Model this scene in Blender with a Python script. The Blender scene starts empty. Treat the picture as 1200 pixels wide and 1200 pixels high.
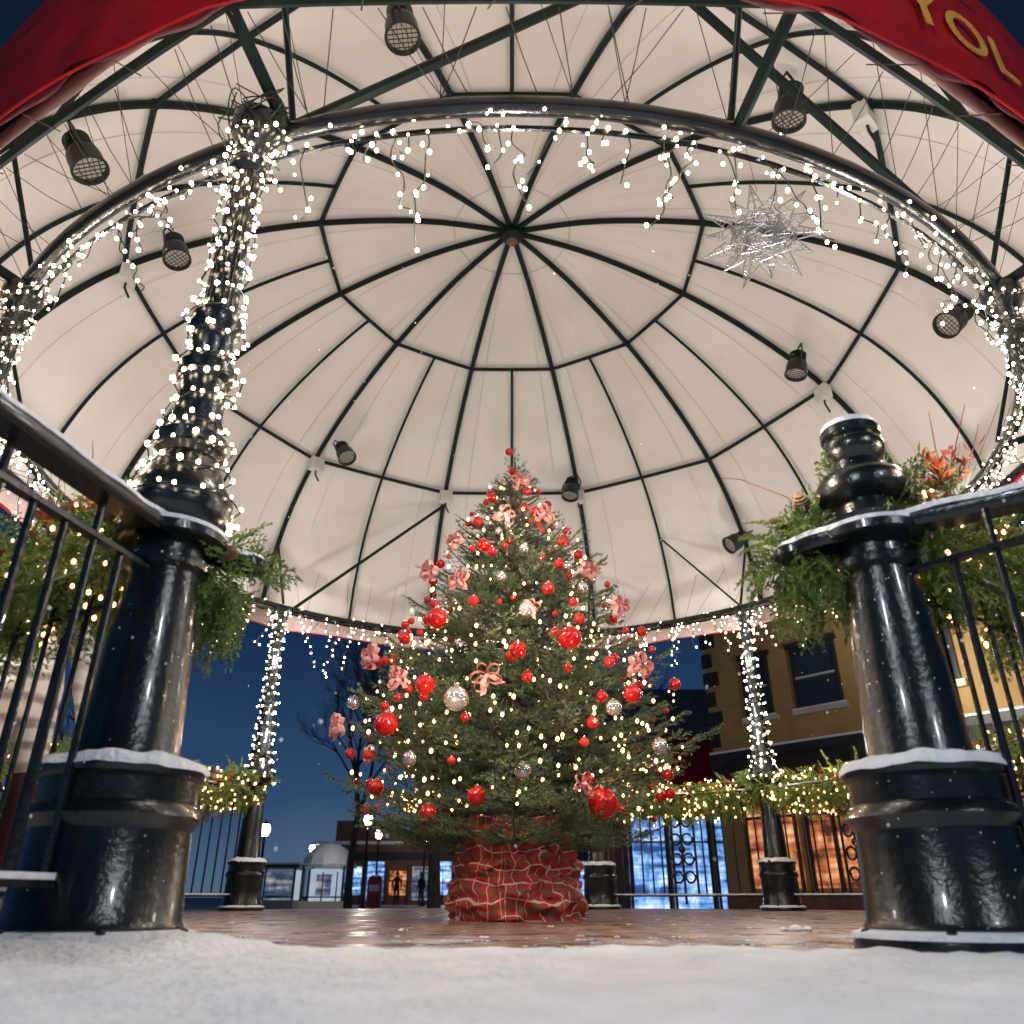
import bpy, bmesh, math, random
import numpy as np
from mathutils import Vector, Matrix, noise
random.seed(7); rng=np.random.default_rng(7)
rad=math.radians
S=bpy.context.scene
COL=S.collection
CY=5.5; CAMH=.115
# ------------------------------------------------------------ materials
def newmat(name):
    m=bpy.data.materials.new(name); m.use_nodes=True
    nt=m.node_tree; b=nt.nodes['Principled BSDF']; return m,nt,b
def pmat(name,col,rough=.5,metal=0,col2=None,nscale=5,bump=0,bscale=30,emit=None,es=0,coat=0,detail=4,trans=0,spec=.5,bdist=.02):
    m,nt,b=newmat(name)
    b.inputs['Base Color'].default_value=(*col,1); b.inputs['Roughness'].default_value=rough; b.inputs['Metallic'].default_value=metal
    b.inputs['Coat Weight'].default_value=coat; b.inputs['Coat Roughness'].default_value=.08; b.inputs['Specular IOR Level'].default_value=spec
    tc=nt.nodes.new('ShaderNodeTexCoord')
    if col2 is not None:
        n=nt.nodes.new('ShaderNodeTexNoise'); n.inputs['Scale'].default_value=nscale; n.inputs['Detail'].default_value=detail
        nt.links.new(tc.outputs['Object'],n.inputs['Vector'])
        r=nt.nodes.new('ShaderNodeValToRGB'); r.color_ramp.elements[0].position=.35; r.color_ramp.elements[1].position=.65
        r.color_ramp.elements[0].color=(*col,1); r.color_ramp.elements[1].color=(*col2,1)
        nt.links.new(n.outputs['Fac'],r.inputs['Fac']); nt.links.new(r.outputs['Color'],b.inputs['Base Color'])
    if bump>0:
        n=nt.nodes.new('ShaderNodeTexNoise'); n.inputs['Scale'].default_value=bscale; n.inputs['Detail'].default_value=5
        nt.links.new(tc.outputs['Object'],n.inputs['Vector'])
        bp=nt.nodes.new('ShaderNodeBump'); bp.inputs['Strength'].default_value=bump; bp.inputs['Distance'].default_value=bdist
        nt.links.new(n.outputs['Fac'],bp.inputs['Height']); nt.links.new(bp.outputs['Normal'],b.inputs['Normal'])
    if emit: 
        b.inputs['Emission Color'].default_value=(*emit,1); b.inputs['Emission Strength'].default_value=es
    if trans: b.inputs['Transmission Weight'].default_value=trans
    return m
M={}
M['iron']=pmat('black_iron',(.003,.006,.008),.26,0,(.007,.011,.013),6,.45,70,coat=.2,bdist=.004)
M['rib']=pmat('rib_paint',(.003,.011,.010),.5,0,(.006,.017,.015),4,.1,40,spec=.2)
M['snow']=pmat('snow',(.84,.87,.92),.6,0,(.72,.76,.83),7,.9,45)
M['canvas']=pmat('white_canvas',(.81,.79,.775),.85,0,(.71,.685,.665),1.0,.3,5,detail=7)
M['seam']=pmat('canvas_seam',(.58,.56,.54),.9)
M['red']=pmat('red_canvas',(.50,.012,.014),.36,0,(.36,.008,.010),3,.6,7)
M['pinkin']=pmat('valance_lining',(.75,.62,.6),.8,0,(.62,.46,.45),3,.2,10)
M['gold']=pmat('gold_lettering',(.80,.40,.06),.5,0,(.65,.3,.04),12)
M['bulb']=pmat('warm_bulb',(1,.9,.7),.3,emit=(1,.80,.54),es=18)
M['tbulb']=pmat('tree_bulb',(1,.8,.5),.3,emit=(1,.52,.20),es=9)
M['wire']=pmat('cable',(.012,.018,.012),.5)
M['cord']=pmat('lacing_cord',(.03,.03,.03),.7)
M['needle']=pmat('fir_needles',(.048,.095,.052),.5,0,(.17,.23,.12),6,detail=8)
M['cedar']=pmat('cedar_green',(.07,.15,.028),.5,0,(.28,.36,.08),12,detail=8)
M['bark']=pmat('bark',(.08,.06,.05),.9,0,(.15,.12,.09),18,.8,40)
M['redball']=pmat('red_bauble',(.58,.006,.006),.14,.35,coat=.8)
M['redmatte']=pmat('red_matte_bauble',(.52,.008,.008),.45)
M['silver']=pmat('silver_bauble',(.75,.75,.78),.12,.9)
M['pink']=pmat('pink_ribbon',(.75,.30,.31),.5,0,(.85,.52,.50),60)
M['leaf']=pmat('copper_leaf',(.16,.030,.014),.45,0,(.40,.10,.025),9)
M['cone']=pmat('pine_cone',(.10,.05,.025),.8,0,(.2,.12,.07),40)
M['twig']=pmat('red_twig',(.16,.02,.015),.6)
M['lampb']=pmat('lamp_housing',(.012,.016,.017),.4,.2)
M['lens']=pmat('lamp_lens',(.35,.34,.3),.15,emit=(1,.85,.65),es=.12)
M['white']=pmat('white_plastic',(.7,.7,.68),.5,0,(.6,.6,.58),10)
M['glit']=pmat('silver_wire',(.42,.43,.46),.35,.8)
M['yellow']=pmat('yellow_stucco',(.44,.28,.11),.85,0,(.36,.22,.08),2,.5,40)
M['dark']=pmat('dark_trim',(.02,.02,.022),.5,0,(.035,.033,.03),5)
M['glass']=pmat('window_glass',(.03,.04,.055),.06,.0)
M['cream']=pmat('cream_trim',(.55,.5,.42),.6)
M['shingle']=pmat('grey_shingle',(.14,.145,.155),.9,0,(.3,.3,.32),6,.6,20)
M['asph']=pmat('snowy_asphalt',(.10,.11,.13),.5,0,(.55,.58,.64),.35,.3,8,detail=8)
M['concrete']=pmat('concrete',(.25,.24,.23),.8,0,(.32,.31,.3),5,.4,30)
M['skin']=pmat('skin',(.55,.33,.25),.5)
M['hair']=pmat('hair',(.05,.03,.02),.7)
M['trous']=pmat('dark_red_trousers',(.07,.012,.018),.8,0,(.04,.012,.02),9)
M['coat']=pmat('dark_coat',(.03,.035,.05),.8)
M['redbox']=pmat('red_metal',(.42,.015,.015),.4,0,(.3,.01,.012),4)
M['flake']=pmat('snowflake',(.9,.92,.95),.7)
M['brickb']=pmat('background_brick',(.16,.07,.05),.9,0,(.22,.1,.07),8)
def litwin(name,c1,c2,st,sc,mid=None):
    m,nt,b=newmat(name)
    tc=nt.nodes.new('ShaderNodeTexCoord')
    mp=nt.nodes.new('ShaderNodeMapping'); mp.inputs['Scale'].default_value=(1.6,1.6,.9); nt.links.new(tc.outputs['Object'],mp.inputs['Vector'])
    n=nt.nodes.new('ShaderNodeTexNoise'); n.inputs['Scale'].default_value=sc; n.inputs['Detail'].default_value=6; n.inputs['Roughness'].default_value=.65
    nt.links.new(mp.outputs[0],n.inputs['Vector'])
    mp2=nt.nodes.new('ShaderNodeMapping'); mp2.inputs['Scale'].default_value=(.5,.5,5); nt.links.new(tc.outputs['Object'],mp2.inputs['Vector'])
    n2=nt.nodes.new('ShaderNodeTexNoise'); n2.inputs['Scale'].default_value=sc*.6; n2.inputs['Detail'].default_value=2; nt.links.new(mp2.outputs[0],n2.inputs['Vector'])
    mx=nt.nodes.new('ShaderNodeMath'); mx.operation='MULTIPLY'; nt.links.new(n.outputs['Fac'],mx.inputs[0]); nt.links.new(n2.outputs['Fac'],mx.inputs[1])
    r=nt.nodes.new('ShaderNodeValToRGB'); r.color_ramp.elements[0].position=.17; r.color_ramp.elements[1].position=.40
    r.color_ramp.elements[0].color=(*c1,1); r.color_ramp.elements[1].color=(*c2,1)
    if mid: q=r.color_ramp.elements.new(.27); q.color=(*mid,1)
    nt.links.new(mx.outputs[0],r.inputs['Fac']); nt.links.new(r.outputs['Color'],b.inputs['Emission Color'])
    b.inputs['Base Color'].default_value=(.05,.05,.05,1); b.inputs['Emission Strength'].default_value=st; b.inputs['Roughness'].default_value=.1
    return m
M['blit']=litwin('blue_lit_shop_interior',(.02,.06,.20),(.80,.92,1.0),1.3,2.2,(.18,.40,.85))
M['olit']=litwin('orange_lit_shop_interior',(.07,.016,.008),(1.0,.60,.30),1.0,2.0,(.62,.18,.05))
M['dlit']=litwin('dim_lit_shop_interior',(.02,.035,.08),(.60,.55,.5),.8,1.6,(.12,.15,.22))
M['wlit']=pmat('white_lit_panel',(.8,.8,.8),.5,0,(.5,.5,.5),3,emit=(.65,.80,1),es=.45)
M['lampg']=pmat('street_lamp_globe',(.9,.9,.9),.4,emit=(1,.95,.85),es=14)
m,nt,b=newmat('white_puffer'); b.inputs['Base Color'].default_value=(.62,.58,.56,1); b.inputs['Roughness'].default_value=.6
tc=nt.nodes.new('ShaderNodeTexCoord'); w=nt.nodes.new('ShaderNodeTexWave'); w.bands_direction='Z'; w.inputs['Scale'].default_value=3.2; w.inputs['Distortion'].default_value=2; w.inputs['Detail Scale'].default_value=2
nt.links.new(tc.outputs['Object'],w.inputs['Vector']); bp=nt.nodes.new('ShaderNodeBump'); bp.inputs['Distance'].default_value=.03; bp.inputs['Strength'].default_value=.9
nt.links.new(w.outputs['Fac'],bp.inputs['Height']); nt.links.new(bp.outputs[0],b.inputs['Normal']); M['puffer']=m
# brick floor with snow dusting
m,nt,b=newmat('brick_paving')
tc=nt.nodes.new('ShaderNodeTexCoord'); mp=nt.nodes.new('ShaderNodeMapping'); mp.inputs['Rotation'].default_value=(0,0,rad(45))
br=nt.nodes.new('ShaderNodeTexBrick'); br.inputs['Scale'].default_value=1; br.inputs['Brick Width'].default_value=.21; br.inputs['Row Height'].default_value=.105; br.inputs['Mortar Size'].default_value=.009
br.inputs['Color1'].default_value=(.20,.075,.05,1); br.inputs['Color2'].default_value=(.085,.04,.033,1); br.inputs['Mortar'].default_value=(.34,.33,.34,1)
nt.links.new(tc.outputs['Object'],mp.inputs[0]); nt.links.new(mp.outputs[0],br.inputs['Vector'])
n=nt.nodes.new('ShaderNodeTexNoise'); n.inputs['Scale'].default_value=2.0; n.inputs['Detail'].default_value=10; n.inputs['Roughness'].default_value=.75; nt.links.new(tc.outputs['Object'],n.inputs['Vector'])
ln=nt.nodes.new('ShaderNodeVectorMath'); ln.operation='LENGTH'; nt.links.new(tc.outputs['Object'],ln.inputs[0])
mr=nt.nodes.new('ShaderNodeMapRange'); mr.inputs['From Min'].default_value=1.5; mr.inputs['From Max'].default_value=4.0; mr.inputs['To Min'].default_value=-.06; mr.inputs['To Max'].default_value=.12
nt.links.new(ln.outputs['Value'],mr.inputs['Value'])
ad=nt.nodes.new('ShaderNodeMath'); ad.operation='ADD'; nt.links.new(n.outputs['Fac'],ad.inputs[0]); nt.links.new(mr.outputs[0],ad.inputs[1])
rp=nt.nodes.new('ShaderNodeValToRGB'); rp.color_ramp.elements[0].position=.55; rp.color_ramp.elements[1].position=.72; nt.links.new(ad.outputs[0],rp.inputs['Fac'])
mx=nt.nodes.new('ShaderNodeMix'); mx.data_type='RGBA'; nt.links.new(rp.outputs[0],mx.inputs['Factor']); nt.links.new(br.outputs['Color'],mx.inputs[6]); mx.inputs[7].default_value=(.62,.63,.67,1)
nt.links.new(mx.outputs[2],b.inputs['Base Color'])
n3=nt.nodes.new('ShaderNodeTexNoise'); n3.inputs['Scale'].default_value=5; n3.inputs['Detail'].default_value=6; nt.links.new(tc.outputs['Object'],n3.inputs['Vector'])
mr2=nt.nodes.new('ShaderNodeMapRange'); nt.links.new(n3.outputs['Fac'],mr2.inputs['Value']); mr2.inputs['From Min'].default_value=.35; mr2.inputs['From Max'].default_value=.65; mr2.inputs['To Min'].default_value=.16; mr2.inputs['To Max'].default_value=.6; nt.links.new(mr2.outputs[0],b.inputs['Roughness'])
bp=nt.nodes.new('ShaderNodeBump'); bp.inputs['Strength'].default_value=.9; bp.inputs['Distance'].default_value=.012; nt.links.new(br.outputs['Fac'],bp.inputs['Height']); bp.invert=True
bp2=nt.nodes.new('ShaderNodeBump'); bp2.inputs['Strength'].default_value=.4; bp2.inputs['Distance'].default_value=.01; nt.links.new(n3.outputs['Fac'],bp2.inputs['Height']); nt.links.new(bp.outputs[0],bp2.inputs['Normal']); nt.links.new(bp2.outputs[0],b.inputs['Normal'])
M['brick']=m
# plaid wrap
m,nt,b=newmat('red_plaid_wrap')
tc=nt.nodes.new('ShaderNodeTexCoord'); sp=nt.nodes.new('ShaderNodeSeparateXYZ')
nz=nt.nodes.new('ShaderNodeTexNoise'); nz.inputs['Scale'].default_value=4; nt.links.new(tc.outputs['Object'],nz.inputs['Vector'])
sc_=nt.nodes.new('ShaderNodeVectorMath'); sc_.operation='SCALE'; sc_.inputs['Scale'].default_value=.16; nt.links.new(nz.outputs['Color'],sc_.inputs[0])
av=nt.nodes.new('ShaderNodeVectorMath'); av.operation='ADD'; nt.links.new(tc.outputs['Object'],av.inputs[0]); nt.links.new(sc_.outputs[0],av.inputs[1]); nt.links.new(av.outputs[0],sp.inputs[0])
def mth(op,a,bv=None):
    q=nt.nodes.new('ShaderNodeMath'); q.operation=op
    for i,v in enumerate((a,bv)):
        if v is None: continue
        if isinstance(v,(int,float)): q.inputs[i].default_value=v
        else: nt.links.new(v,q.inputs[i])
    return q.outputs[0]
at=mth('ARCTAN2',sp.outputs['X'],sp.outputs['Y'])
def stripe(val,n_,w_,off=0): return mth('LESS_THAN',mth('FRACT',mth('ADD',mth('MULTIPLY',val,n_),off)),w_)
white=mth('MAXIMUM',stripe(at,4.2,.07),stripe(sp.outputs['Z'],12,.09))
green=mth('MAXIMUM',stripe(at,4.2,.16,.45),stripe(sp.outputs['Z'],12,.16,.5))
m1=nt.nodes.new('ShaderNodeMix'); m1.data_type='RGBA'; m1.inputs[6].default_value=(.52,.035,.035,1); m1.inputs[7].default_value=(.06,.18,.09,1); nt.links.new(mth('MULTIPLY',green,.7),m1.inputs['Factor'])
m2=nt.nodes.new('ShaderNodeMix'); m2.data_type='RGBA'; nt.links.new(m1.outputs[2],m2.inputs[6]); m2.inputs[7].default_value=(.78,.66,.58,1); nt.links.new(mth('MULTIPLY',white,.9),m2.inputs['Factor'])
nt.links.new(m2.outputs[2],b.inputs['Base Color']); b.inputs['Roughness'].default_value=.75; M['plaid']=m
try:
    M['bulb'].cycles.emission_sampling='FRONT'
    for k_ in('tbulb','lens'): M[k_].cycles.emission_sampling='NONE'
except Exception as ex: print(ex)

# ------------------------------------------------------------ mesh helpers
class MB:
    def __init__(s): s.v=[]; s.f=[]; s.m=[]
    def add(s,vs,fs,m=0):
        o=len(s.v); s.v.extend([tuple(map(float,p)) for p in vs]); s.f.extend([tuple(i+o for i in f) for f in fs]); s.m.extend([m]*len(fs))
    def box(s,c,d,m=0,R=None):
        vs=[]
        for x in(-.5,.5):
            for y in(-.5,.5):
                for z in(-.5,.5):
                    p=Vector((x*d[0],y*d[1],z*d[2])); 
                    if R: p=R@p
                    vs.append(p+Vector(c))
        s.add(vs,[(0,1,3,2),(4,6,7,5),(0,4,5,1),(2,3,7,6),(0,2,6,4),(1,5,7,3)],m)
    def tube(s,pts,r,n=6,closed=False,m=0,cap=True):
        P=[Vector(p) for p in pts]; k=len(P); rs=r if hasattr(r,'__len__') else [r]*k
        vs=[]; prev=None
        for i in range(k):
            if closed: t=P[(i+1)%k]-P[i-1]
            else: t=P[min(i+1,k-1)]-P[max(i-1,0)]
            if t.length<1e-9: t=Vector((0,0,1))
            t.normalize()
            if prev is None:
                up=Vector((0,0,1)) if abs(t.z)<.9 else Vector((0,1,0))
                u=t.cross(up).normalized()
            else:
                u=(prev-t*prev.dot(t)); u=u.normalized() if u.length>1e-6 else t.orthogonal().normalized()
            prev=u; w=t.cross(u)
            for j in range(n):
                a=2*math.pi*j/n; vs.append(P[i]+(u*math.cos(a)+w*math.sin(a))*rs[i])
        fs=[]
        for i in range(k if closed else k-1):
            for j in range(n):
                a=i*n+j; b2=i*n+(j+1)%n; c=((i+1)%k)*n+(j+1)%n; d=((i+1)%k)*n+j
                fs.append((a,b2,c,d))
        if not closed and cap: fs.append(tuple(range(n-1,-1,-1))); fs.append(tuple(range((k-1)*n,k*n)))
        s.add(vs,fs,m)
    def lathe(s,prof,c,n=32,m=0,flute=None):
        vs=[];k=len(prof)
        for (r,z) in prof:
            for j in range(n):
                a=2*math.pi*j/n; rr=r
                if flute and flute[0]<=z<=flute[1]: rr=r*(1-.10*(j%2))
                vs.append((c[0]+rr*math.cos(a),c[1]+rr*math.sin(a),c[2]+z))
        fs=[(i*n+j,i*n+(j+1)%n,(i+1)*n+(j+1)%n,(i+1)*n+j) for i in range(k-1) for j in range(n)]
        s.add(vs,fs,m)
    def sweep(s,pts,prof,m=0):
        P=[Vector(p) for p in pts]; k=len(P); n=len(prof); vs=[]
        for i in range(k):
            t=(P[min(i+1,k-1)]-P[max(i-1,0)]); t.normalize(); u=t.cross(Vector((0,0,1))).normalized(); w=u.cross(t)
            for (a,b2) in prof: vs.append(P[i]+u*a+w*b2)
        fs=[(i*n+j,i*n+(j+1)%n,(i+1)*n+(j+1)%n,(i+1)*n+j) for i in range(k-1) for j in range(n)]
        fs.append(tuple(range(n-1,-1,-1))); fs.append(tuple(range((k-1)*n,k*n)))
        s.add(vs,fs,m)
    def sphere(s,c,r,m=0,nu=20,nv=12,sz=1):
        vs=[(c[0]+r*math.sin(math.pi*i/nv)*math.cos(2*math.pi*j/nu),c[1]+r*math.sin(math.pi*i/nv)*math.sin(2*math.pi*j/nu),c[2]+sz*r*math.cos(math.pi*i/nv)) for i in range(nv+1) for j in range(nu)]
        fs=[(i*nu+j,(i+1)*nu+j,(i+1)*nu+(j+1)%nu,i*nu+(j+1)%nu) for i in range(nv) for j in range(nu)]
        s.add(vs,fs,m)
def empty(name,loc=(0,0,0)):
    e=bpy.data.objects.new(name,None); e.location=loc; COL.objects.link(e); return e
def mkobj(name,mb,mats,parent=None,smooth=True,loc=None,ang=40):
    me=bpy.data.meshes.new(name); me.from_pydata(mb.v,[],mb.f)
    for q in mats: me.materials.append(M[q])
    me.polygons.foreach_set('material_index',mb.m)
    me.update()
    if smooth:
        me.polygons.foreach_set('use_smooth',[True]*len(me.polygons))
        try: me.set_sharp_from_angle(angle=rad(ang))
        except Exception: pass
    o=bpy.data.objects.new(name,me); COL.objects.link(o)
    if loc: o.location=loc
    if parent: o.parent=parent
    return o
def mkarr(name,V,F,mats,parent=None,mi=None,smooth=False):
    me=bpy.data.meshes.new(name); V=np.asarray(V,np.float32); F=np.asarray(F,np.int32)
    me.vertices.add(len(V)); me.vertices.foreach_set('co',V.ravel())
    me.loops.add(F.size); me.loops.foreach_set('vertex_index',F.ravel())
    me.polygons.add(len(F)); me.polygons.foreach_set('loop_start',np.arange(0,F.size,3,dtype=np.int32)); 
    me.polygons.foreach_set('loop_total',np.full(len(F),3,np.int32))
    for q in mats: me.materials.append(M[q])
    if mi is not None: me.polygons.foreach_set('material_index',mi)
    me.update(calc_edges=True); me.validate()
    if smooth: me.polygons.foreach_set('use_smooth',[True]*len(me.polygons))
    o=bpy.data.objects.new(name,me); COL.objects.link(o)
    if parent: o.parent=parent
    return o
bm=bmesh.new(); bmesh.ops.create_icosphere(bm,subdivisions=1,radius=1)
IV=np.array([v.co[:] for v in bm.verts]); IF=np.array([[v.index for v in f.verts] for f in bm.faces]); bm.free()
def bulbs(name,pts,r,mat,parent=None):
    P=np.asarray(pts,float); n=len(P); rr=r*(.65+.6*rng.random(n))
    V=(P[:,None,:]+IV[None]*rr[:,None,None]*np.array([1,1,1.35])).reshape(-1,3); F=(IF[None]+(np.arange(n)*len(IV))[:,None,None]).reshape(-1,3)
    return mkarr(name,V,F,[mat],parent)
def needles(segs,dens,ln,wd,spread=.8,up=0.0):
    A=np.array([s[0] for s in segs],float); B=np.array([s[1] for s in segs],float)
    L=np.linalg.norm(B-A,axis=1); cnt=np.maximum(2,(L*dens).astype(int)); idx=np.repeat(np.arange(len(A)),cnt); N=len(idx)
    t=rng.random(N)[:,None]; P=A[idx]+(B-A)[idx]*t; ax=((B-A)/np.maximum(L,1e-6)[:,None])[idx]
    q=rng.normal(size=(N,3)); q-=ax*(q*ax).sum(1)[:,None]; q/=np.linalg.norm(q,axis=1)[:,None]
    d=ax*.65+q*spread; d[:,2]+=up; d/=np.linalg.norm(d,axis=1)[:,None]
    s=np.cross(d,rng.normal(size=(N,3))); s/=np.linalg.norm(s,axis=1)[:,None]
    l=(ln*(.7+.6*rng.random(N)))[:,None]
    V=np.empty((N,3,3)); V[:,0]=P-s*wd; V[:,1]=P+s*wd; V[:,2]=P+d*l
    return V.reshape(-1,3),np.arange(N*3).reshape(-1,3)
def Pc(a,r,z): return Vector((r*math.sin(rad(a)),CY+r*math.cos(rad(a)),z))

# ------------------------------------------------------------ gazebo
gz=empty('gazebo')
ctrl=[(0,5.72),(.8,5.64),(1.72,5.37),(2.5,4.99),(3.13,4.53),(3.55,4.02),(3.80,3.47),(3.90,2.98)]
def cr(c,n=8):
    out=[]
    for i in range(len(c)-1):
        p0=c[max(i-1,0)];p1=c[i];p2=c[i+1];p3=c[min(i+2,len(c)-1)]
        for k in range(n):
            t=k/n; out.append(tuple(.5*((2*p1[j])+(-p0[j]+p2[j])*t+(2*p0[j]-5*p1[j]+4*p2[j]-p3[j])*t*t+(-p0[j]+3*p1[j]-3*p2[j]+p3[j])*t**3) for j in range(len(c[0]))))
    out.append(tuple(c[-1])); return out
PROF=cr(ctrl,6)
PR=[p[0] for p in PROF]; PZ=[p[1] for p in PROF]
def gfac(a):
    loc=(a+15)%30-15
    return 1-(1-math.cos(rad(15))/math.cos(rad(loc)))*.85
def dome(a,r,off=0):
    z=float(np.interp(r,PR,PZ)); return Pc(a,r*gfac(a)+off*min(1,r/3.9),z+off*(1-r/5))
VERT=[15+30*k for k in range(12)]
mb=MB()
for a in VERT:
    mb.tube([dome(a,r) for r in PR[1:]],.025,8)
    mb.tube([Pc(a,3.45,2.86),Pc(a,3.9,2.98)],.026,8)
    mb.tube([Pc(a,3.42,2.9),dome(a,3.72)],.014,6)
for k in range(12):
    a=30*k; rs=[r for r in PR if r>1.75]; mb.tube([dome(a,r) for r in [1.72]+rs],.015,6)
for R_ in(1.72,3.13): 
    for k in range(12):
        mb.tube([dome(VERT[k]+30*j/4,R_) for j in range(5)],.019,6)
mb.tube([dome(a,3.90) for a in range(0,360,5)],.020,8,closed=True)
mb.tube([Pc(-165,3.45,2.88),dome(165,3.3)],.024,8)
mb.tube([Pc(143,3.45,2.88),dome(170,3.35)],.024,8)
mb.tube([dome(-15,3.25),Pc(-43,3.5,2.86)],.018,8)
mb.tube([Pc(45,3.45,2.86),dome(30,3.6)],.012,6)
mb.lathe([(0,-.10),(.05,-.10),(.075,-.07),(.10,-.05),(.10,.0),(.07,.03),(0,.03)],(0,CY,5.70),24)
for a in VERT:
    for R_ in (1.72,3.13):
        p=dome(a,R_); mb.sphere(p,.034,0,8,6)
mkobj('dome_ribs',mb,['rib'],gz)
mb=MB(); mb.lathe([(0,-.135),(.03,-.13),(.05,-.105),(.055,-.10)],(0,CY,5.70),16); mkobj('hub_boss',mb,['cone'],gz)
mb=MB()
mb.tube([Pc(a,3.45,2.86) for a in range(0,360,3)],.038,10,closed=True)
mb.tube([Pc(a,3.40,2.80) for a in range(0,360,3)],.012,6,closed=True)
mkobj('ring_beam',mb,['iron'],gz)
def shell(offr,m,profile,n=360):
    mb=MB(); vs=[]
    for (r,z) in profile:
        for j in range(n):
            a=360*j/n; tt=.012*math.sin(rad(a*47)+r*5)*noise.noise(Vector((math.cos(rad(a))*r,math.sin(rad(a))*r,z)))*min(1,r)
            vs.append(Pc(a,r*gfac(a)+offr*min(1,r/2)+tt,z+offr*(1-min(1,r/5))+tt))
    fs=[(i*n+j,i*n+(j+1)%n,(i+1)*n+(j+1)%n,(i+1)*n+j) for i in range(len(profile)-1) for j in range(n)]
    mb.add(vs,fs,m); return mb
mb=shell(.035,0,[(.001,5.72)]+PROF[1:]); mkobj('canopy_lining',mb,['canvas'],gz,ang=60)
mb=shell(.08,0,[(.001,5.72)]+[p for p in PROF[1:] if p[1]>3.6]); mkobj('canopy_outer',mb,['canvas'],gz,ang=60)
mb=MB()
for R_ in(.55,): mb.tube([dome(a,R_,.030) for a in range(0,360,6)],.005,4,closed=True)
for a in range(0,360,10): 
    if a%30!=0: mb.tube([dome(a,r,.034) for r in PR[4:]],.0025,4)
mkobj('canopy_seams',mb,['seam'],gz)
BZ=2.80
def bot(a): return BZ+.032*abs(math.sin(rad(a*9)))
VR=3.955
def gv(a): return 1-(1-gfac(a))*.25
def valance(r0,topz):
    mb=MB(); n=720; vs=[]
    for t in [0,.2,.4,.6,.8,1]:
        for j in range(n):
            a=360*j/n; b0=bot(a); z=b0+(topz-b0)*t; zz=(z-b0)/.6
            fold=(.012*math.sin(rad(a*36))+.008*math.sin(rad(a*73)))*max(0,1-zz*1.6)+.010*noise.noise(Vector((a*.3,zz*2,3)))
            vs.append(Pc(a,r0*gv(a)+fold,z))
    mb.add(vs,[(i*n+j,i*n+(j+1)%n,(i+1)*n+(j+1)%n,(i+1)*n+j) for i in range(5) for j in range(n)],0); return mb
mkobj('valance_red',valance(VR+.03,3.46),['red'],gz,ang=80)
mkobj('valance_lining',valance(VR+.008,3.05),['pinkin'],gz,ang=80)
n=180; mb=MB(); pr=[(VR+.03,3.455),(VR+.03,3.55),(VR,3.75),(3.88,3.95)]; vs=[Pc(360*j/n,r*gv(360*j/n),z) for r,z in pr for j in range(n)]
mb.add(vs,[(i*n+j,i*n+(j+1)%n,(i+1)*n+(j+1)%n,(i+1)*n+j) for i in range(3) for j in range(n)],0); mkobj('canopy_red_band',mb,['red'],gz,ang=80)
mb=MB(); mb.tube([Pc(a,(VR-.008)*gv(a),3.03) for a in range(0,360,3)],.012,6,closed=True); mb.tube([Pc(a/2,(VR+.03)*gv(a/2),bot(a/2)) for a in range(0,720)],.006,5,closed=True)
mkobj('valance_piping',mb,['red'],gz)
cu=bpy.data.curves.new('t','FONT'); cu.body='YOL'; cu.size=.31; cu.extrude=.002; cu.offset=.003; cu.space_character=1.15
to=bpy.data.objects.new('t',cu); COL.objects.link(to); bpy.context.view_layer.update()
me=bpy.data.meshes.new_from_object(to.evaluated_get(bpy.context.evaluated_depsgraph_get())); bpy.data.objects.remove(to)
bm=bmesh.new(); bm.from_mesh(me); bmesh.ops.subdivide_edges(bm,edges=[e for e in bm.edges if e.calc_length()>.05],cuts=4); bmesh.ops.triangulate(bm,faces=bm.faces); bm.to_mesh(me); bm.free()
for v in me.vertices:
    x,y,z=v.co; aa=180-(21.5+math.degrees(x/3.99)); v.co=Pc(aa,(VR+.03)*gv(aa)+.020+z,3.02+y)
me.materials.clear(); me.materials.append(M['gold']); o=bpy.data.objects.new('valance_lettering',me); COL.objects.link(o); o.parent=gz
mb=MB()
for k in range(150):
    a=360*k/150+random.uniform(-.5,.5); b_=a+random.uniform(-3,3)
    p0=Pc(a,3.88*gfac(a),2.96); p1=Pc(b_,3.46,2.90); mb.tube([p0,(p0+p1)/2+Vector((0,0,-.015)),p1],.0022,4)
    if k%3==0: mb.tube([Pc(a,(VR-.01)*gv(a),bot(a)+.02),Pc(a+1,3.86*gfac(a+1),2.98)],.003,4)
    if k%2==0: mb.tube([Pc(b_,3.46,2.9),dome(a+2,3.8)],.0018,4)
mkobj('lacing_cords',mb,['cord'],gz)

# posts and columns
BASE=[(.235,0),(.237,.012),(.232,.03),(.205,.036),(.208,.05),(.198,.065),(.188,.26),(.200,.275),(.207,.29),(.200,.31),(.186,.322),(.186,.375),(.198,.385),(.200,.398),(.190,.412),(.132,.425),(.125,.44),(.116,.65),(.094,.94),(.116,.952),(.118,.975),(.100,.985),(.096,1.06)]
FIN=[(.125,1.085),(.13,1.10),(.09,1.12),(.082,1.16),(.128,1.185),(.135,1.215),(.118,1.25),(.080,1.27),(.072,1.30),(.088,1.325),(.094,1.35),(.086,1.375),(.072,1.385),(.088,1.395),(.086,1.42),(.05,1.445),(0,1.45)]
COLM=[(.135,1.09),(.150,1.12),(.152,1.18),(.125,1.23),(.10,1.29),(.085,1.32),(.104,1.34),(.104,1.39),(.078,1.41),(.070,1.60),(.088,1.62),(.088,1.66),(.062,1.68),(.066,1.79),(.082,1.81),(.082,1.86),(.058,1.88),(.052,2.2),(.050,2.54),(.068,2.56),(.068,2.61),(.052,2.63),(.060,2.70),(.092,2.77),(.092,2.84)]
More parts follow.
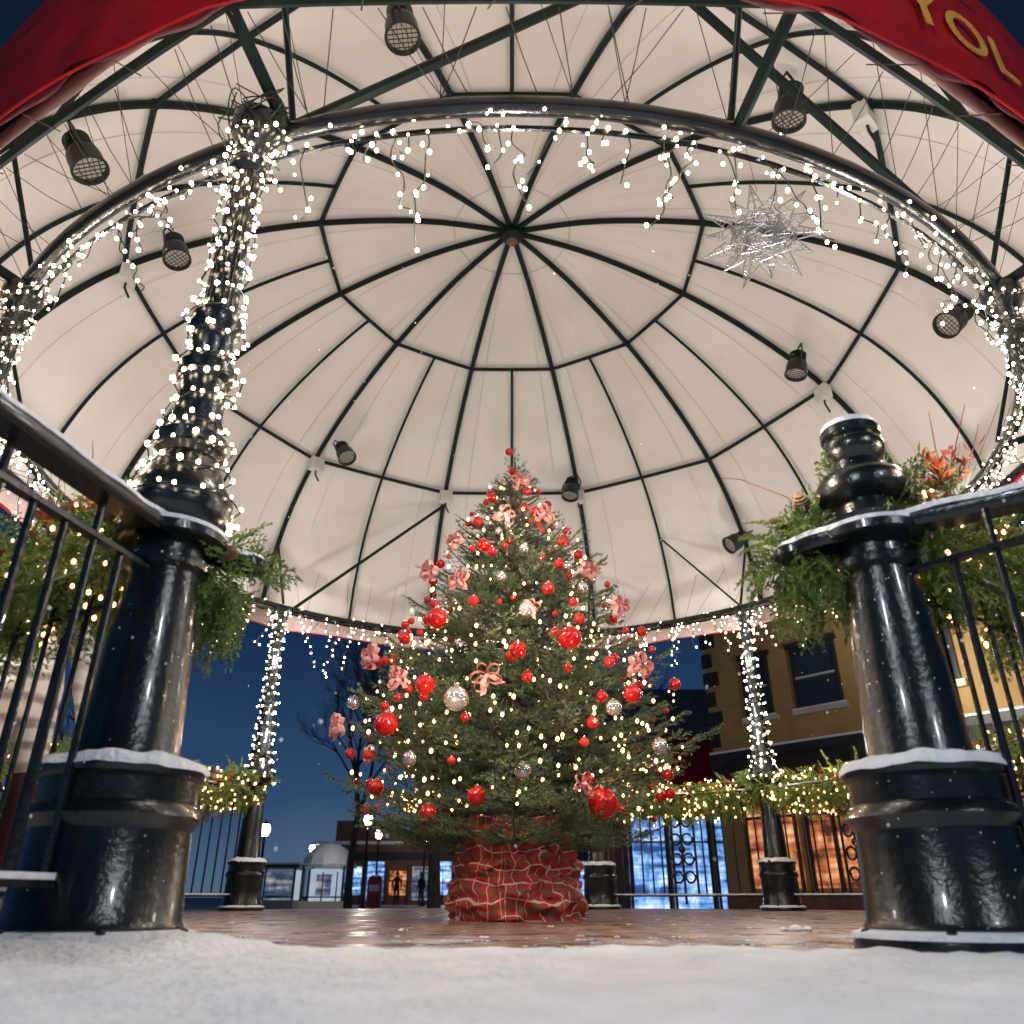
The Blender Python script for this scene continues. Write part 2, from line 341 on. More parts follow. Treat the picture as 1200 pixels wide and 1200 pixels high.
SNOWR=[(.100,.425),(.135,.428),(.19,.414),(.204,.399),(.202,.406),(.185,.424),(.16,.432),(.12,.437)]
NEARL=(-.995,2.11); NEARR=(1.055,2.11)
cols=[(NEARL[0],NEARL[1],'c')]+[(Pc(a,3.45,0).x,Pc(a,3.45,0).y,t) for a,t in((-135,'c'),(135,'c'),(-45,'c'),(45,'c'),(-75,'f'),(75,'f'),(-105,'f'),(105,'f'),(15,'f'))]+[(NEARR[0],NEARR[1],'f')]
colpos=[]
for i,(x,y,t) in enumerate(cols):
    mb=MB(); sc=1 if i in(0,10) else .85
    pr=[(r*(sc if z<1.07 else 1),z) for r,z in BASE+(COLM if t=='c' else FIN)]
    mb.lathe(pr,(x,y,0),48,0,flute=(1.9,2.54))
    if i in(0,10): mb.lathe([(.09,1.028),(.14,1.028),(.155,1.036),(.155,1.058),(.145,1.068),(.09,1.070)],(x,y,0),40,0); mb.lathe([(.152,1.058),(.150,1.074),(.13,1.082),(.1,1.084)],(x,y,0),40,1)
    for q in range(6):
        a=q*math.pi/3; mb.lathe([(.012,.03),(.012,.045),(0,.05)],(x+.218*sc*math.cos(a),y+.218*sc*math.sin(a),0),8)
    sn=[]
    k0=48
    for (r,z) in SNOWR:
        for j in range(k0):
            an=2*math.pi*j/k0; w=.010*noise.noise(Vector((math.cos(an)*3+x,math.sin(an)*3+y,z*20)))+.004*noise.noise(Vector((math.cos(an)*11+x,math.sin(an)*11+y,z*20))); sn.append((x+(r*sc+w)*math.cos(an),y+(r*sc+w)*math.sin(an),z+w*.8))
    mb.add(sn,[(p*k0+j,p*k0+(j+1)%k0,(p+1)*k0+(j+1)%k0,(p+1)*k0+j) for p in range(len(SNOWR)-1) for j in range(k0)],1)
    mb.lathe([(.2*sc,.034),(.232*sc,.033),(.238*sc,.028),(.236*sc,.038),(.21*sc,.046)],(x,y,0),48,1)
    if t=='f': mb.lathe([(.088,1.418),(.08,1.44),(.04,1.458),(0,1.46)],(x,y,0),24,1)
    for q in range(160 if i in(0,10) else 20):
        zz=random.uniform(.05,1.4); rr=float(np.interp(zz,[p[1] for p in pr],[p[0] for p in pr])); an=random.uniform(0,6.28); mb.sphere((x+rr*math.cos(an),y+rr*math.sin(an),zz),random.uniform(.0008,.0022),1,5,4)
    mkobj('column' if t=='c' else 'newel_post',mb,['iron','snow'],gz)
    if t=='c': colpos.append((x,y))
BAR=[(-.044,-.012),(-.036,-.022),(.036,-.022),(.044,-.012),(.044,.010),(.034,.020),(-.034,.020),(-.044,.010)]
SN=[(-.040,.018),(.040,.018),(.036,.034),(.014,.044),(-.016,.042),(-.036,.032)]
def entry(name,path,post,end,extra=1.06):
    mb=MB(); P=cr([tuple(p) for p in path],8)
    mb.sweep(P,BAR,0)
    PP=[Vector(p) for p in P[1:]]
    mb.sweep([p+Vector((.004*noise.noise(p*9),0,.006*noise.noise(p*14))) for p in PP],SN,1)
    e0=Vector(P[0]); mb.lathe([(0,-.022),(.040,-.022),(.060,-.010),(.060,.010),(.05,.020),(0,.020)],e0,20,0); mb.lathe([(.055,.018),(.04,.034),(0,.04)],e0,16,1)
    q=Vector(post); k=Vector(end); d=(k-q); L=d.length; d.normalize()
    def bar(z,w,h,s0,s1,m=0):
        c=q+d*(s0+s1)/2; R=Matrix.Rotation(math.atan2(d.y,d.x),3,'Z'); mb.box((c.x,c.y,z),(s1-s0,w,h),m,R)
    bar(.93,.03,.014,.08,L); bar(.14,.05,.016,.17,L); bar(.155,.046,.014,.18,L,1)
    s=.2
    while s<L:
        c=q+d*s; mb.tube([(c.x,c.y,.14),(c.x,c.y,1.04 if int(s*10)%3==0 else .93)],.0095,8); s+=.105
    return mkobj(name,mb,['iron','snow'])
entry('entrance_railing',[(-.83,2.31,1.05),(-.88,2.24,1.05),(-.98,2.06,1.05),(-1.04,1.82,1.05),(-1.11,1.42,1.05),(-1.22,.8,1.05),(-1.35,.2,1.05)],(-.995,2.11,0),(-1.35,.2,0))
entry('entrance_railing',[(.85,2.19,1.04),(.90,2.12,1.045),(1.05,2.04,1.055),(1.22,1.95,1.06),(1.42,1.80,1.06),(1.75,1.45,1.06),(2.1,.9,1.06)],(1.055,2.11,0),(2.1,.9,0))
def fence(a0,a1,orn=False):
    mb=MB(); p=Pc(a0,3.45,0); q=Pc(a1,3.45,0)
    if a0==-165: p=Vector((*NEARL,0))
    if a0==165: p=Vector((*NEARR,0))
    d=q-p; L=d.length; d.normalize(); R=Matrix.Rotation(math.atan2(d.y,d.x),3,'Z'); c=(p+q)/2
    for z,w,h in((1.03,.045,.02),(.90,.025,.012),(.12,.03,.014)): mb.box((c.x,c.y,z),(L,w,h),0,R)
    mb.box((c.x,c.y,.134),(L-.3,.028,.012),1,R); mb.box((c.x,c.y,1.047),(L-.2,.04,.014),1,R)
    s=.16
    while s<L-.12:
        mid=abs(s-L/2)<.16
        if not(orn and mid):
            x=p+d*s; mb.tube([(x.x,x.y,.12),(x.x,x.y,1.03)],.0085,6)
        s+=.105
    if orn:
        for sg in(-1,1):
            for (zc,rr) in((.28,.055),(.44,.055),(.62,.055),(.78,.055)):
                cc=p+d*(L/2+sg*.06); mb.tube([cc+d*(rr*math.cos(t*.35)*(1-.012*t))+Vector((0,0,zc+rr*math.sin(t*.35)*(1-.012*t))) for t in range(20)],.010,6)
            mb.tube([p+d*(L/2+sg*.13)+Vector((0,0,.12)),p+d*(L/2+sg*.13)+Vector((0,0,1.03))],.012,6)
        mb.tube([p+d*(L/2)+Vector((0,0,.05)),p+d*(L/2)+Vector((0,0,1.03))],.012,6)
        mb.sphere(p+d*(L/2)+Vector((0,0,.53)),.035,0,12,8)
    return mkobj('iron_fence',mb,['iron','snow'])
for a0,a1 in [(-165,-135),(-135,-105),(-105,-75),(-75,-45),(165,135),(135,105),(105,75),(75,45),(45,15)]: fence(a0,a1,orn=(abs(a0) in(45,75,105)))

# ------------------------------------------------------------ garlands
def spray(root,d,L,segs,den=8):
    d=Vector(d).normalized(); p=Vector(root); n=d.cross(Vector((random.uniform(-1,1),random.uniform(-1,1),random.uniform(-.3,1)))).normalized(); side=d.cross(n)
    st=L/den
    for i in range(den):
        d=(d+Vector((0,0,-.09))+side*random.uniform(-.06,.06)).normalized(); q=p+d*st; segs.append((p[:],q[:]))
        l=L*.38*(1-.75*i/den)
        for sg in(-1,1):
            e=(d*.75+side*sg*.75+n*random.uniform(-.2,.2)).normalized(); mid=q+e*l*.6; end=mid+(e*.8+d*.4+Vector((0,0,-.25))).normalized()*l*.4
            segs.append((q[:],mid[:])); segs.append((mid[:],end[:]))
            if l>.035:
                for g in(-1,1):
                    e2=(e+d*.5*g+n*.1).normalized(); segs.append((mid[:],(mid+e2*l*.35)[:]))
        p=q
def cone(mb,c,d,s,m):
    q=Vector(d).normalized().to_track_quat('Z','Y'); pr=[]
    for i in range(9):
        t=i/8; r=s*.42*math.sin(math.pi*(.12+.85*t))**.8; pr+= [(r,s*t),(r*.62,s*(t+.04))]
    tmp=MB(); tmp.lathe([(0,0)]+pr+[(0,s*1.06)],(0,0,0),10,m,flute=(0,2))
    mb.add([Vector(c)+q@Vector(v) for v in tmp.v],tmp.f,m)
def garland(name,path,nper,L0,rad_,dens=420,bl=0,br=.006,leaves=0,droop=.5,w=.0022,cones=0):
    segs=[]; P=[Vector(p) for p in path]; lens=[(P[i+1]-P[i]).length for i in range(len(P)-1)]; T=sum(lens)
    def at(t):
        s=t*T
        for i,l in enumerate(lens):
            if s<=l or i==len(lens)-1: return P[i].lerp(P[i+1],min(1,s/l)),(P[i+1]-P[i]).normalized()
            s-=l
    N=int(nper*T)
    for i in range(N):
        p,t=at(random.random()); th=random.uniform(0,2*math.pi); u=t.cross(Vector((0,0,1))).normalized()
        o=(u*math.cos(th)+Vector((0,0,1))*math.sin(th)); d=o+t*random.uniform(-.9,.9)+Vector((0,0,-droop*random.random()))
        spray(p+o*rad_*random.random(),d,L0*random.uniform(.6,1.35),segs)
    V,F=needles(segs,dens,.009,w,.5)
    e=empty(name); mkarr('greenery',V,F,['cedar'],e)
    if leaves:
        mb=MB()
        for i in range(leaves):
            c,t=at(random.random()); c=c+Vector((random.uniform(-.09,.09),random.uniform(-.12,.05),random.uniform(.02,.13)))
            for k in range(6):
                d=Vector((random.uniform(-1,1),random.uniform(-1,1),random.uniform(-.5,.7))).normalized(); s_=d.orthogonal().normalized(); n_=d.cross(s_); l=random.uniform(.035,.08)
                mb.add([c,c+d*l*.4+s_*l*.22,c+d*l*.8+s_*l*.16-n_*l*.05,c+d*l-n_*l*.12,c+d*l*.8-s_*l*.16-n_*l*.05,c+d*l*.4-s_*l*.22,c+d*l*.5+n_*l*.08],[(0,1,6),(1,2,6),(2,3,6),(3,4,6),(4,5,6),(5,0,6)],0)
        for i in range(cones):
            c,t=at(random.random()); th=random.uniform(0,6.28); o=Vector((math.cos(th),-abs(math.sin(th)),random.uniform(-.2,.8))); cone(mb,c+o.normalized()*(rad_+.07),o,random.uniform(.05,.075),1)
        mkobj('dried_leaves_and_cones',mb,['leaf','cone'],e)
    if bl:
        pts=[]
        for i in range(int(bl*T)):
            p,t=at(random.random()); th=random.uniform(0,6.28); u=t.cross(Vector((0,0,1))).normalized(); pts.append(p+(u*math.cos(th)+Vector((0,0,1))*math.sin(th))*(rad_+L0*.5)*random.uniform(.6,1.2)+Vector((0,0,-.03)))
        bulbs('garland_bulbs',pts,br,'tbulb',e)
    return e
rz=1.04
def fp(a,z=rz,r=3.45): p=Pc(a,r,z); return p
garland('cedar_garland',[(-.86,2.34,1.00),(-.97,2.28,1.06),(-1.22,2.24,1.10)],330,.20,.07,420,22,.006,4,.9,.0028,4)
garland('cedar_garland',[(-1.12,2.24,1.10),(-1.8,2.6,1.08),fp(-135,1.08)],210,.20,.09,380,80,.0065,22,.6,.003,8)
garland('cedar_garland',[(.84,2.32,1.05),(1.05,2.23,1.12),(1.28,2.18,1.15)],350,.21,.07,420,18,.006,5,.9,.0028,5)
garland('cedar_garland',[(1.18,2.23,1.12),(1.7,2.55,1.08),fp(135)],210,.20,.09,380,110,.0065,22,.6,.003,8)
for a0,a1 in[(-135,-105),(-105,-75),(-75,-45),(135,105),(105,75),(75,45),(45,15)]:
    p=fp(a0);q=fp(a1); path=[p.lerp(q,t)+Vector((0,0,-.09*math.sin(math.pi*t)+.03)) for t in(0,.2,.4,.6,.8,1)]
    vis=a0 in(-75,75,45)
    garland('cedar_garland',path,210 if vis else 120,.18,.085,200,110 if vis else 60,.0090,20,.6,.005)
def sprig(name,c,n,L,tw):
    mb=MB(); c=Vector(c)
    for i in range(n):
        d=Vector((random.uniform(-.6,.6),random.uniform(-.6,.6),random.uniform(.4,1.1))).normalized(); 
        top=c+d*L*random.uniform(.5,1); mb.tube([c,top],.0018,4,m=1)
        for k in range(8):
            b0=c.lerp(top,.30+.10*k); e=(d*.5+Vector((random.uniform(-1,1),random.uniform(-1,1),random.uniform(-.2,.8)))).normalized(); s_=e.orthogonal().normalized(); n_=e.cross(s_); l=.050*random.uniform(.7,1.2)
            mb.add([b0,b0+e*l*.45+s_*l*.30,b0+e*l-n_*l*.1,b0+e*l*.45-s_*l*.30,b0+e*l*.5+n_*l*.1],[(0,1,4),(1,2,4),(2,3,4),(3,0,4)],0)
    for i in range(tw):
        d=Vector((random.uniform(-.5,.5),random.uniform(-.5,.3),1)).normalized(); mb.tube([c,c+d*.2+Vector((.01,0,0)),c+d*.36+Vector((.03,.0,0))],[.0025,.002,.001],5,m=1)
    mkobj(name,mb,['leaf','twig'])
sprig('copper_leaf_sprig',(1.32,2.12,1.20),9,.18,2); sprig('copper_leaf_sprig',(1.6,2.4,1.14),7,.15,1); sprig('copper_leaf_sprig',(-1.30,2.23,1.18),6,.14,1); sprig('copper_leaf_sprig',(-1.5,2.36,1.16),7,.15,1)
mb=MB(); mb.tube([(.97,2.2,1.1),(.87,2.22,1.25),(.74,2.25,1.33),(.68,2.26,1.34)],[.002,.002,.0015,.001],5); mkobj('red_twig',mb,['twig'])

# ------------------------------------------------------------ string lights
bp_=[];mb=MB()
for i,(x,y) in enumerate(colpos):
    z=1.10; n=290 if i==0 else 190; prev=[]
    cp=[p for p in BASE+COLM]
    for k in range(n):
        zz=z+(2.80-z)*k/n; zz2=zz+random.uniform(-.02,.02); a=k*(.42 if i==0 else .6)+random.uniform(-.15,.15); r=float(np.interp(zz2,[p[1] for p in cp],[p[0] for p in cp]))+random.uniform(.008,.032)
        p=Vector((x+r*math.cos(a),y+r*math.sin(a),zz2)); bp_.append(p); prev.append(p-Vector((0,0,.008)))
    mb.tube(prev,.003,4)
for k in range(12):
    c=Vector((NEARL[0],NEARL[1],2.84)); pts=[c+Vector((random.uniform(-.12,.14),random.uniform(-.12,.12),random.uniform(-.14,.10))) for _ in range(5)]; mb.tube(cr([tuple(p) for p in pts],6),.0028,5)
e=empty('column_string_lights'); bulbs('bulbs',bp_,.0075,'bulb',e); mkobj('string_light_cable',mb,['wire'],e)
ib=[];mb=MB(); a=0
ph=[.10,.30,.18,.42,.14,.26,.50,.12,.34,.2]; k=0
while a<360:
    L=ph[k%10]*random.uniform(.8,1.35); k+=1; p=Pc(a,3.41+random.uniform(-.02,.02),2.80); pts=[p]; ib.append(p+Vector((0,0,-.01)))
    nn=max(2,int(L/.05)); dr=Vector((random.uniform(-.016,.016),random.uniform(-.016,.016),0))
    for j in range(nn):
        p=p+Vector((random.uniform(-.035,.035),random.uniform(-.035,.035),-L/nn*random.uniform(.5,1.4)))+dr; pts.append(p); 
        if random.random()<.9: ib.append(p+Vector((random.uniform(-.025,.025),random.uniform(-.025,.025),-.012)))
    mb.tube(cr([tuple(q) for q in pts],3),.003,4); 
    for _ in range(2): ib.append(Pc(a+random.uniform(0,2),3.46+random.uniform(-.06,.02),2.84+random.uniform(-.07,.06)))
    a+=1.9*random.uniform(.4,1.6)
e=empty('icicle_string_lights'); bulbs('bulbs',ib,.0078,'bulb',e); mkobj('cable',mb,['wire'],e)

# ------------------------------------------------------------ stage lights
def fixture(pos,aim,sc=1.05):
    e=empty('stage_light',pos); d=(Vector(aim)-Vector(pos)).normalized(); q=d.to_track_quat('Z','Y')
    mb=MB(); mb.lathe([(0,-.16),(.045,-.16),(.06,-.14),(.062,-.05),(.085,-.03),(.09,.0),(.09,.075),(.097,.08),(.097,.095),(.085,.095),(.082,.06),(.0,.06)],(0,0,0),24)
    for z in(-.14,-.12,-.10,-.08): mb.lathe([(.062,z),(.072,z+.004),(.062,z+.008)],(0,0,0),24)
    for s in(-.05,-.025,0,.025,.05): mb.box((s,0,.092),(.004,.16,.004)); mb.box((0,s,.092),(.16,.004,.004))
    mb.tube([(.11,0,.02),(.115,0,-.1),(.06,0,-.22),(-.06,0,-.22),(-.115,0,-.1),(-.11,0,.02)],.008,6)
    o=mkobj('housing',mb,['lampb'],e); o.rotation_euler=q.to_euler(); o.scale=(sc,)*3
    mb=MB(); mb.lathe([(.082,.066),(.05,.076),(0,.08)],(0,0,0),20); o=mkobj('lens',mb,['lens'],e); o.rotation_euler=q.to_euler(); o.scale=(sc,)*3
def jbox(p,a):
    e=MB(); R=Matrix.Rotation(rad(-a),3,'Z')
    e.box((0,0,0),(.15,.08,.15),0,R); e.box(R@Vector((0,-.045,0)),(.13,.012,.13),0,R); e.tube([(0,0,-.07),(0,0,-.12),(.04,.02,-.2)],.01,6,m=1)
    mkobj('junction_box',e,['white','lampb'],None,loc=p)
def inner(a,r,off): 
    p=dome(a,r); c=Vector((0,CY,2.9)); return p+(c-p).normalized()*off
for a,r,da,am in[(-45,3.0,3,(.5,5.5,0)),(15,3.1,-1,(0,7.2,0)),(75,2.95,4,(1.5,6,0)),(-105,3.0,-6,(-1,4,0)),(135,3.1,8,(1,4,0)),(-167,3.0,0,(0,2.8,0)),(45,3.72,0,(0,7.5,2.0)),(105,3.6,2,(0.5,4,1.5)),(-135,3.62,0,(-.8,3.5,1))]:
    fixture(inner(a+da,r,.24),am)
for a in(-45,15,-15,75,-105,135): jbox(inner(a,3.17,.09),a)

# star ornament
st=MB(); n=14; sp_=[]
for i in range(n*2): 
    r=.35 if i%2==0 else .19
    if i%4==2: r*=.84
    sp_.append(Vector((r*math.cos(math.pi*i/n),0,r*math.sin(math.pi*i/n))))
st.tube(sp_,.005,5,closed=True)
for i in range(0,2*n,2):
    t=sp_[i]; c0=Vector((0,0,0)); st.tube([c0.lerp(t,.5),t],.003,4)
    for f in(.95,.85,.75,.65,.55,.4): 
        l=sp_[i-1].lerp(t,f-.2); r_=sp_[(i+1)%(2*n)].lerp(t,f-.2); st.tube([l,(l+r_)/2+Vector((0,random.uniform(-.03,.03),0)),r_],.0028,4)
for k in range(300):
    a1=random.uniform(0,6.28); a2=a1+random.uniform(.3,1.6); r1=random.uniform(.01,.2); r2=random.uniform(.05,.21)
    st.tube([(r1*math.cos(a1),random.uniform(-.02,.02),r1*math.sin(a1)),(r2*math.cos(a2),random.uniform(-.02,.02),r2*math.sin(a2))],.0022,4)
so=mkobj('star_ornament',st,['glit'],None,loc=(1.36,3.2,3.36)); so.rotation_euler=(rad(6),rad(10),rad(-14))
mb=MB(); mb.tube([(1.38,3.2,3.68),(1.42,3.4,4.9)],.0015,4); mkobj('hanging_wire',mb,['wire'],gz)

# ------------------------------------------------------------ christmas tree
TX,TY=.02,4.84
tree=empty('christmas_tree',(TX,TY,0))
tz=[.42,.5,.7,.9,1.2,1.63,2.22,2.6,2.86]; tr=[.60,.76,.94,1.0,.93,.72,.41,.2,.05]
TR=lambda z: float(np.interp(z,tz,tr))
mb=MB(); mb.tube([(0,0,.2),(0,0,1),(.01,0,2),(0,0,2.86)],[.055,.045,.02,.005],8)
segs=[]; bsegs=[]
z=.46
while z<2.78:
    R0=TR(z); cnt=int(7+5*R0); a0=random.random()*6.28
    for k in range(cnt):
        a=a0+6.283*k/cnt+random.uniform(-.25,.25); zz=z+random.uniform(-.05,.05); L=TR(zz)*random.choice([.70,.82,.93,1.03,1.16])*random.uniform(.93,1.05)+.03
        d=Vector((math.cos(a),math.sin(a),0)); lift=.40+.44*(zz-.5)/2.3
        nseg=max(3,int(L/.07)); p=Vector((0,0,zz-.12*L)); pts=[p]
        for i in range(nseg):
            t=i/nseg; sl=lift*(-.2+1.3*t)
            p=p+(d+Vector((random.uniform(-.06,.06),random.uniform(-.06,.06),sl-.12*(1-t)))).normalized()*L/nseg; pts.append(p)
        bsegs.append((pts,L))
        side=d.cross(Vector((0,0,1)))
        for i in range(1,nseg+1):
            segs.append((pts[i-1][:],pts[i][:])); segs.append((pts[i-1][:],pts[i][:])); t=i/nseg
            if t<.22 and L>.4: continue
            for sg in(-1,1):
                for rep in range(2 if random.random()<.6 else 1):
                    l=L*.36*(1.08-t)+.05; l=min(l,.24)*random.uniform(.7,1.2)
                    e=(d*.75+side*sg*.8+Vector((0,0,random.uniform(-.12,.35)))).normalized(); b0=pts[i-1].lerp(pts[i],random.random())
                    mid=b0+e*l*.6; en=mid+(e+d*.25+Vector((0,0,.2))).normalized()*l*.4
                    segs.append((b0[:],mid[:])); segs.append((mid[:],en[:]))
                    if l>.12:
                        for g in(-1,1):
                            e2=(e+d*.6+side*(-.3*sg)+Vector((0,0,.1*g))).normalized() if g>0 else (e+side*.6*sg).normalized(); segs.append((mid[:],(mid+e2*l*.4)[:]))
    z+=.066+.02*random.random()
for k in range(5):
    a=k*1.256; segs.append(((0,0,2.78),(.09*math.cos(a),.09*math.sin(a),2.88)))
segs.append(((0,0,2.75),(0,0,2.98)))
for pts,L in bsegs: mb.tube(pts,[.011*(1-.8*i/len(pts)) for i in range(len(pts))],5,cap=False)
mkobj('trunk_and_limbs',mb,['bark'],tree)
tl=sum((Vector(s[0])-Vector(s[1])).length for s in segs)
V,F=needles(segs,min(520,450000/tl),.019,.0032,.62,.10)
mkarr('foliage',V,F,['needle'],tree)
print('TREE',len(segs),tl,len(F))
mb=MB()
def surf(X,z,f=1.0):
    r=TR(z)*f; X=X-TX; X=max(-r*.999,min(r*.999,X)); return Vector((X,-math.sqrt(max(0,r*r-X*X)),z))
big=[(.30,1.32,.062),(.45,.53,.075),(-.63,.89,.06),(-.41,1.48,.058),(-.435,1.07,.05),(-.17,2.0,.04),(.03,1.23,.045),(-.38,2.15,.035),(-.59,1.39,.035),(-.17,.55,.045),(-.42,.49,.042),(.61,1.04,.045),(.77,1.53,.03),(.96,1.24,.035),(.30,2.06,.03),(-.85,1.35,.035),(.5,1.2,.03),(.15,2.3,.035),(-.7,.62,.04),(.2,1.65,.035),(0,2.72,.025),(-.02,2.93,.028),(.1,2.5,.03),(-.13,2.45,.03)]
def ball(p,r,m):
    mb.sphere(p,r,m,24,14); mb.lathe([(r*.22,0),(r*.22,r*.2),(0,r*.22)],(p[0],p[1],p[2]+r*.95),10,2)
for X,z_,r in big: ball(surf(X,z_,1.06),r,0)
for X,z_,r in[(-.27,.98,.062),(.08,1.49,.045),(-.06,1.73,.03),(-.87,1.07,.036),(.07,1.95,.03),(.5,.95,.04),(.05,.65,.04),(-.3,1.75,.03),(.4,1.7,.03),(.75,.8,.04),(-.5,.72,.035)]: ball(surf(X,z_,1.06),r,2)
for k in range(200):
    z_=random.uniform(.5,2.6); a=random.uniform(0,6.283); r=TR(z_)*random.uniform(.88,1.07); ball(Vector((r*math.cos(a),r*math.sin(a),z_-.02)),random.choice([.016,.020,.024,.030]),random.choice([0,0,1,1,0,2]))
mkobj('baubles',mb,['redball','redmatte','silver'],tree)
mb=MB()
def bow(c,s,yaw):
    Rm=Matrix.Rotation(yaw,3,'Z')@Matrix.Rotation(random.uniform(-.5,.5),3,'Y')
    for base in(.5,-.5,2.6,3.7,1.6):
        pts=[]; b0=base+random.uniform(-.25,.25); s2=s*random.uniform(.75,1.05)
        for i in range(11):
            t=i/10; ang=math.pi*2*t; l=s2*(1-math.cos(ang))*.5; w=s2*.42*math.sin(ang)
            ca,sa=math.cos(b0),math.sin(b0)
            pts.append(Vector((l*ca-w*sa*.8, -abs(w)*.3-l*.1, l*sa+w*ca*.8)))
        vs=[];hw=s*.24
        for p in pts: vs+= [c+Rm@(p+Vector((0,-hw,0))),c+Rm@(p+Vector((0,hw,0)))]
        mb.add(vs,[(2*i,2*i+1,2*i+3,2*i+2) for i in range(10)],0)
    for sg in(-1,1):
        vs=[]; L_=random.uniform(.7,1.0)
        for i in range(6):
            t=i/5; p=Vector((sg*s*(.15+.5*t),-.02-.02*math.sin(t*6),-s*L_*t)); vs+=[c+Rm@(p+Vector((-s*.18,0,0))),c+Rm@(p+Vector((s*.18,.01,0)))]
        mb.add(vs,[(2*i,2*i+1,2*i+3,2*i+2) for i in range(5)],0)
    mb.sphere(c+Vector((0,-.01,0)),s*.2,0,10,6)
for X,z_,s in[(-.04,2.25,.08),(.2,2.28,.08),(.66,1.2,.085),(-.12,1.08,.085),(-.5,1.9,.08),(.45,1.85,.075),(-.95,.95,.08),(.62,1.62,.08),(-.3,1.72,.075),(-.8,1.35,.08),(-.58,1.12,.07),(.05,2.6,.075),(.1,1.5,.06),(.35,.6,.065),(-.35,2.1,.07)]:
    p=surf(X,z_,1.08); bow(p,s,math.atan2(p.x,-p.y)*.8)
for k in range(14):
    a=random.uniform(.3,2.8); z_=random.uniform(.6,2.3); r=TR(z_)*1.03; bow(Vector((r*math.cos(a),r*math.sin(a),z_)),.07,a+1.57)
mkobj('ribbon_bows',mb,['pink'],tree,ang=80)
pts=[]
for k in range(560):
    z_=.5+2.35*(1-math.sqrt(random.random()))*.98; a=random.uniform(0,6.283); r=TR(z_)*random.uniform(.62,1.02); pts.append((r*math.cos(a),r*math.sin(a),z_+.02))
bulbs('fairy_lights',pts,.0088,'tbulb',tree)
# wrap
mb=MB(); n=128; rows=40; vs=[]
for i in range(rows+1):
    t=i/rows; z_=.0+.50*t; r=.33+.025*math.sin(t*7)-.03*(t>.93)
    for j in range(n):
        a=2*math.pi*j/n; q=Vector((math.cos(a)*2.2,math.sin(a)*2.2,t*5)); rr=r+.06*noise.noise(q)+.045*noise.noise(q*2.7)+.022*abs(noise.noise(q*5))+.014*abs(math.sin(a*9+noise.noise(q)*4))
        if abs(t-.45)<.05: rr-=.03
        vs.append((rr*math.cos(a),rr*math.sin(a),z_+.03*noise.noise(q*1.5)*(i>0)))
fs=[(i*n+j,i*n+(j+1)%n,(i+1)*n+(j+1)%n,(i+1)*n+j) for i in range(rows) for j in range(n)]
mb.add(vs,fs,0); mb.add([vs[rows*n+j] for j in range(n)]+[(0,0,.46)],[(j,(j+1)%n,n) for j in range(n)],0)
mkobj('plaid_root_wrap',mb,['plaid'],tree,ang=80)

# ------------------------------------------------------------ ground
mb=MB(); n=96; R_=4.15
vs=[Pc(360*j/n,R_,z)-Vector((0,CY,0)) for z in(0,-.4) for j in range(n)]
mb.add(vs,[tuple(range(n-1,-1,-1))],0); mb.add(vs,[(j,(j+1)%n,n+(j+1)%n,n+j) for j in range(n)],1)
mkobj('gazebo_floor',mb,['brick','concrete'],None,smooth=False,loc=(0,CY,0))
mb=MB(); G=600
mb.add([(-G,-G,-.4),(G,-G,-.4),(G,G,-.4),(-G,G,-.4)],[(0,1,2,3)],0); mkobj('ground',mb,['asph'],None,smooth=False)
mb=MB(); nx,ny=380,230; vs=[]
for j in range(ny+1):
    for i in range(nx+1):
        x=-4.5+9*i/nx; y=-3+5.75*j/ny
        edge=2.20+.14*noise.noise(Vector((x*1.3,0,5)))+.10*noise.noise(Vector((x*6,1,5)))+.06*noise.noise(Vector((x*17,1,5)))+.12*max(0,abs(x)-.8)
        h=.010+.010*noise.noise(Vector((x*1.6,y*1.6,0)))+.010*noise.noise(Vector((x*6,y*6,3)))+.008*noise.noise(Vector((x*15,y*15,3)))+.004*noise.noise(Vector((x*40,y*40,3)))
        h-=.008*max(0,noise.noise(Vector((x*4,y*3,9)))-.1)*4*(abs(x)<1.2)
        for (px,py) in(NEARL,NEARR):
            dd=math.hypot(x-px,y-py)
            h+=.022*math.exp(-((dd-.30)/.10)**2)*(1 if px<0 else .15)*(1 if y<py+.1 else .5)
        if x<-.9: h+=.045*math.exp(-((x+1.2)/.20)**2-((y-1.9)/.2)**2)
        f=max(0,min(1,(edge-y)/.14)); f=f*f*(3-2*f); h=max(h,.002)*f-.012*(1-f)
        vs.append((x,y,h))
mb.add(vs,[(j*(nx+1)+i,j*(nx+1)+i+1,(j+1)*(nx+1)+i+1,(j+1)*(nx+1)+i) for j in range(ny) for i in range(nx)],0)
mkobj('snow_ground',mb,['snow'],ang=90)
mb=MB(); mb.box((0,-.8,-.22),(9.1,4.5,.36),0); mkobj('entrance_platform',mb,['concrete'],None,smooth=False)
mb=MB()
for k in range(160):
    x=random.uniform(-2,2.2); y=random.uniform(2.15,2.9) if random.random()<.7 else random.uniform(2.8,6); r=random.uniform(.003,.010)
    for q in range(3): mb.sphere((x+random.uniform(-r,r)*2,y+random.uniform(-r,r)*2,.001),r*random.uniform(.5,1),0,6,4,.5)
for x,y,r in((1.05,3.3,.026),(1.1,3.32,.018),(1.0,3.28,.016)): mb.sphere((x,y,.006),r,0,9,6,.6)
mkobj('snow_clumps',mb,['snow'])

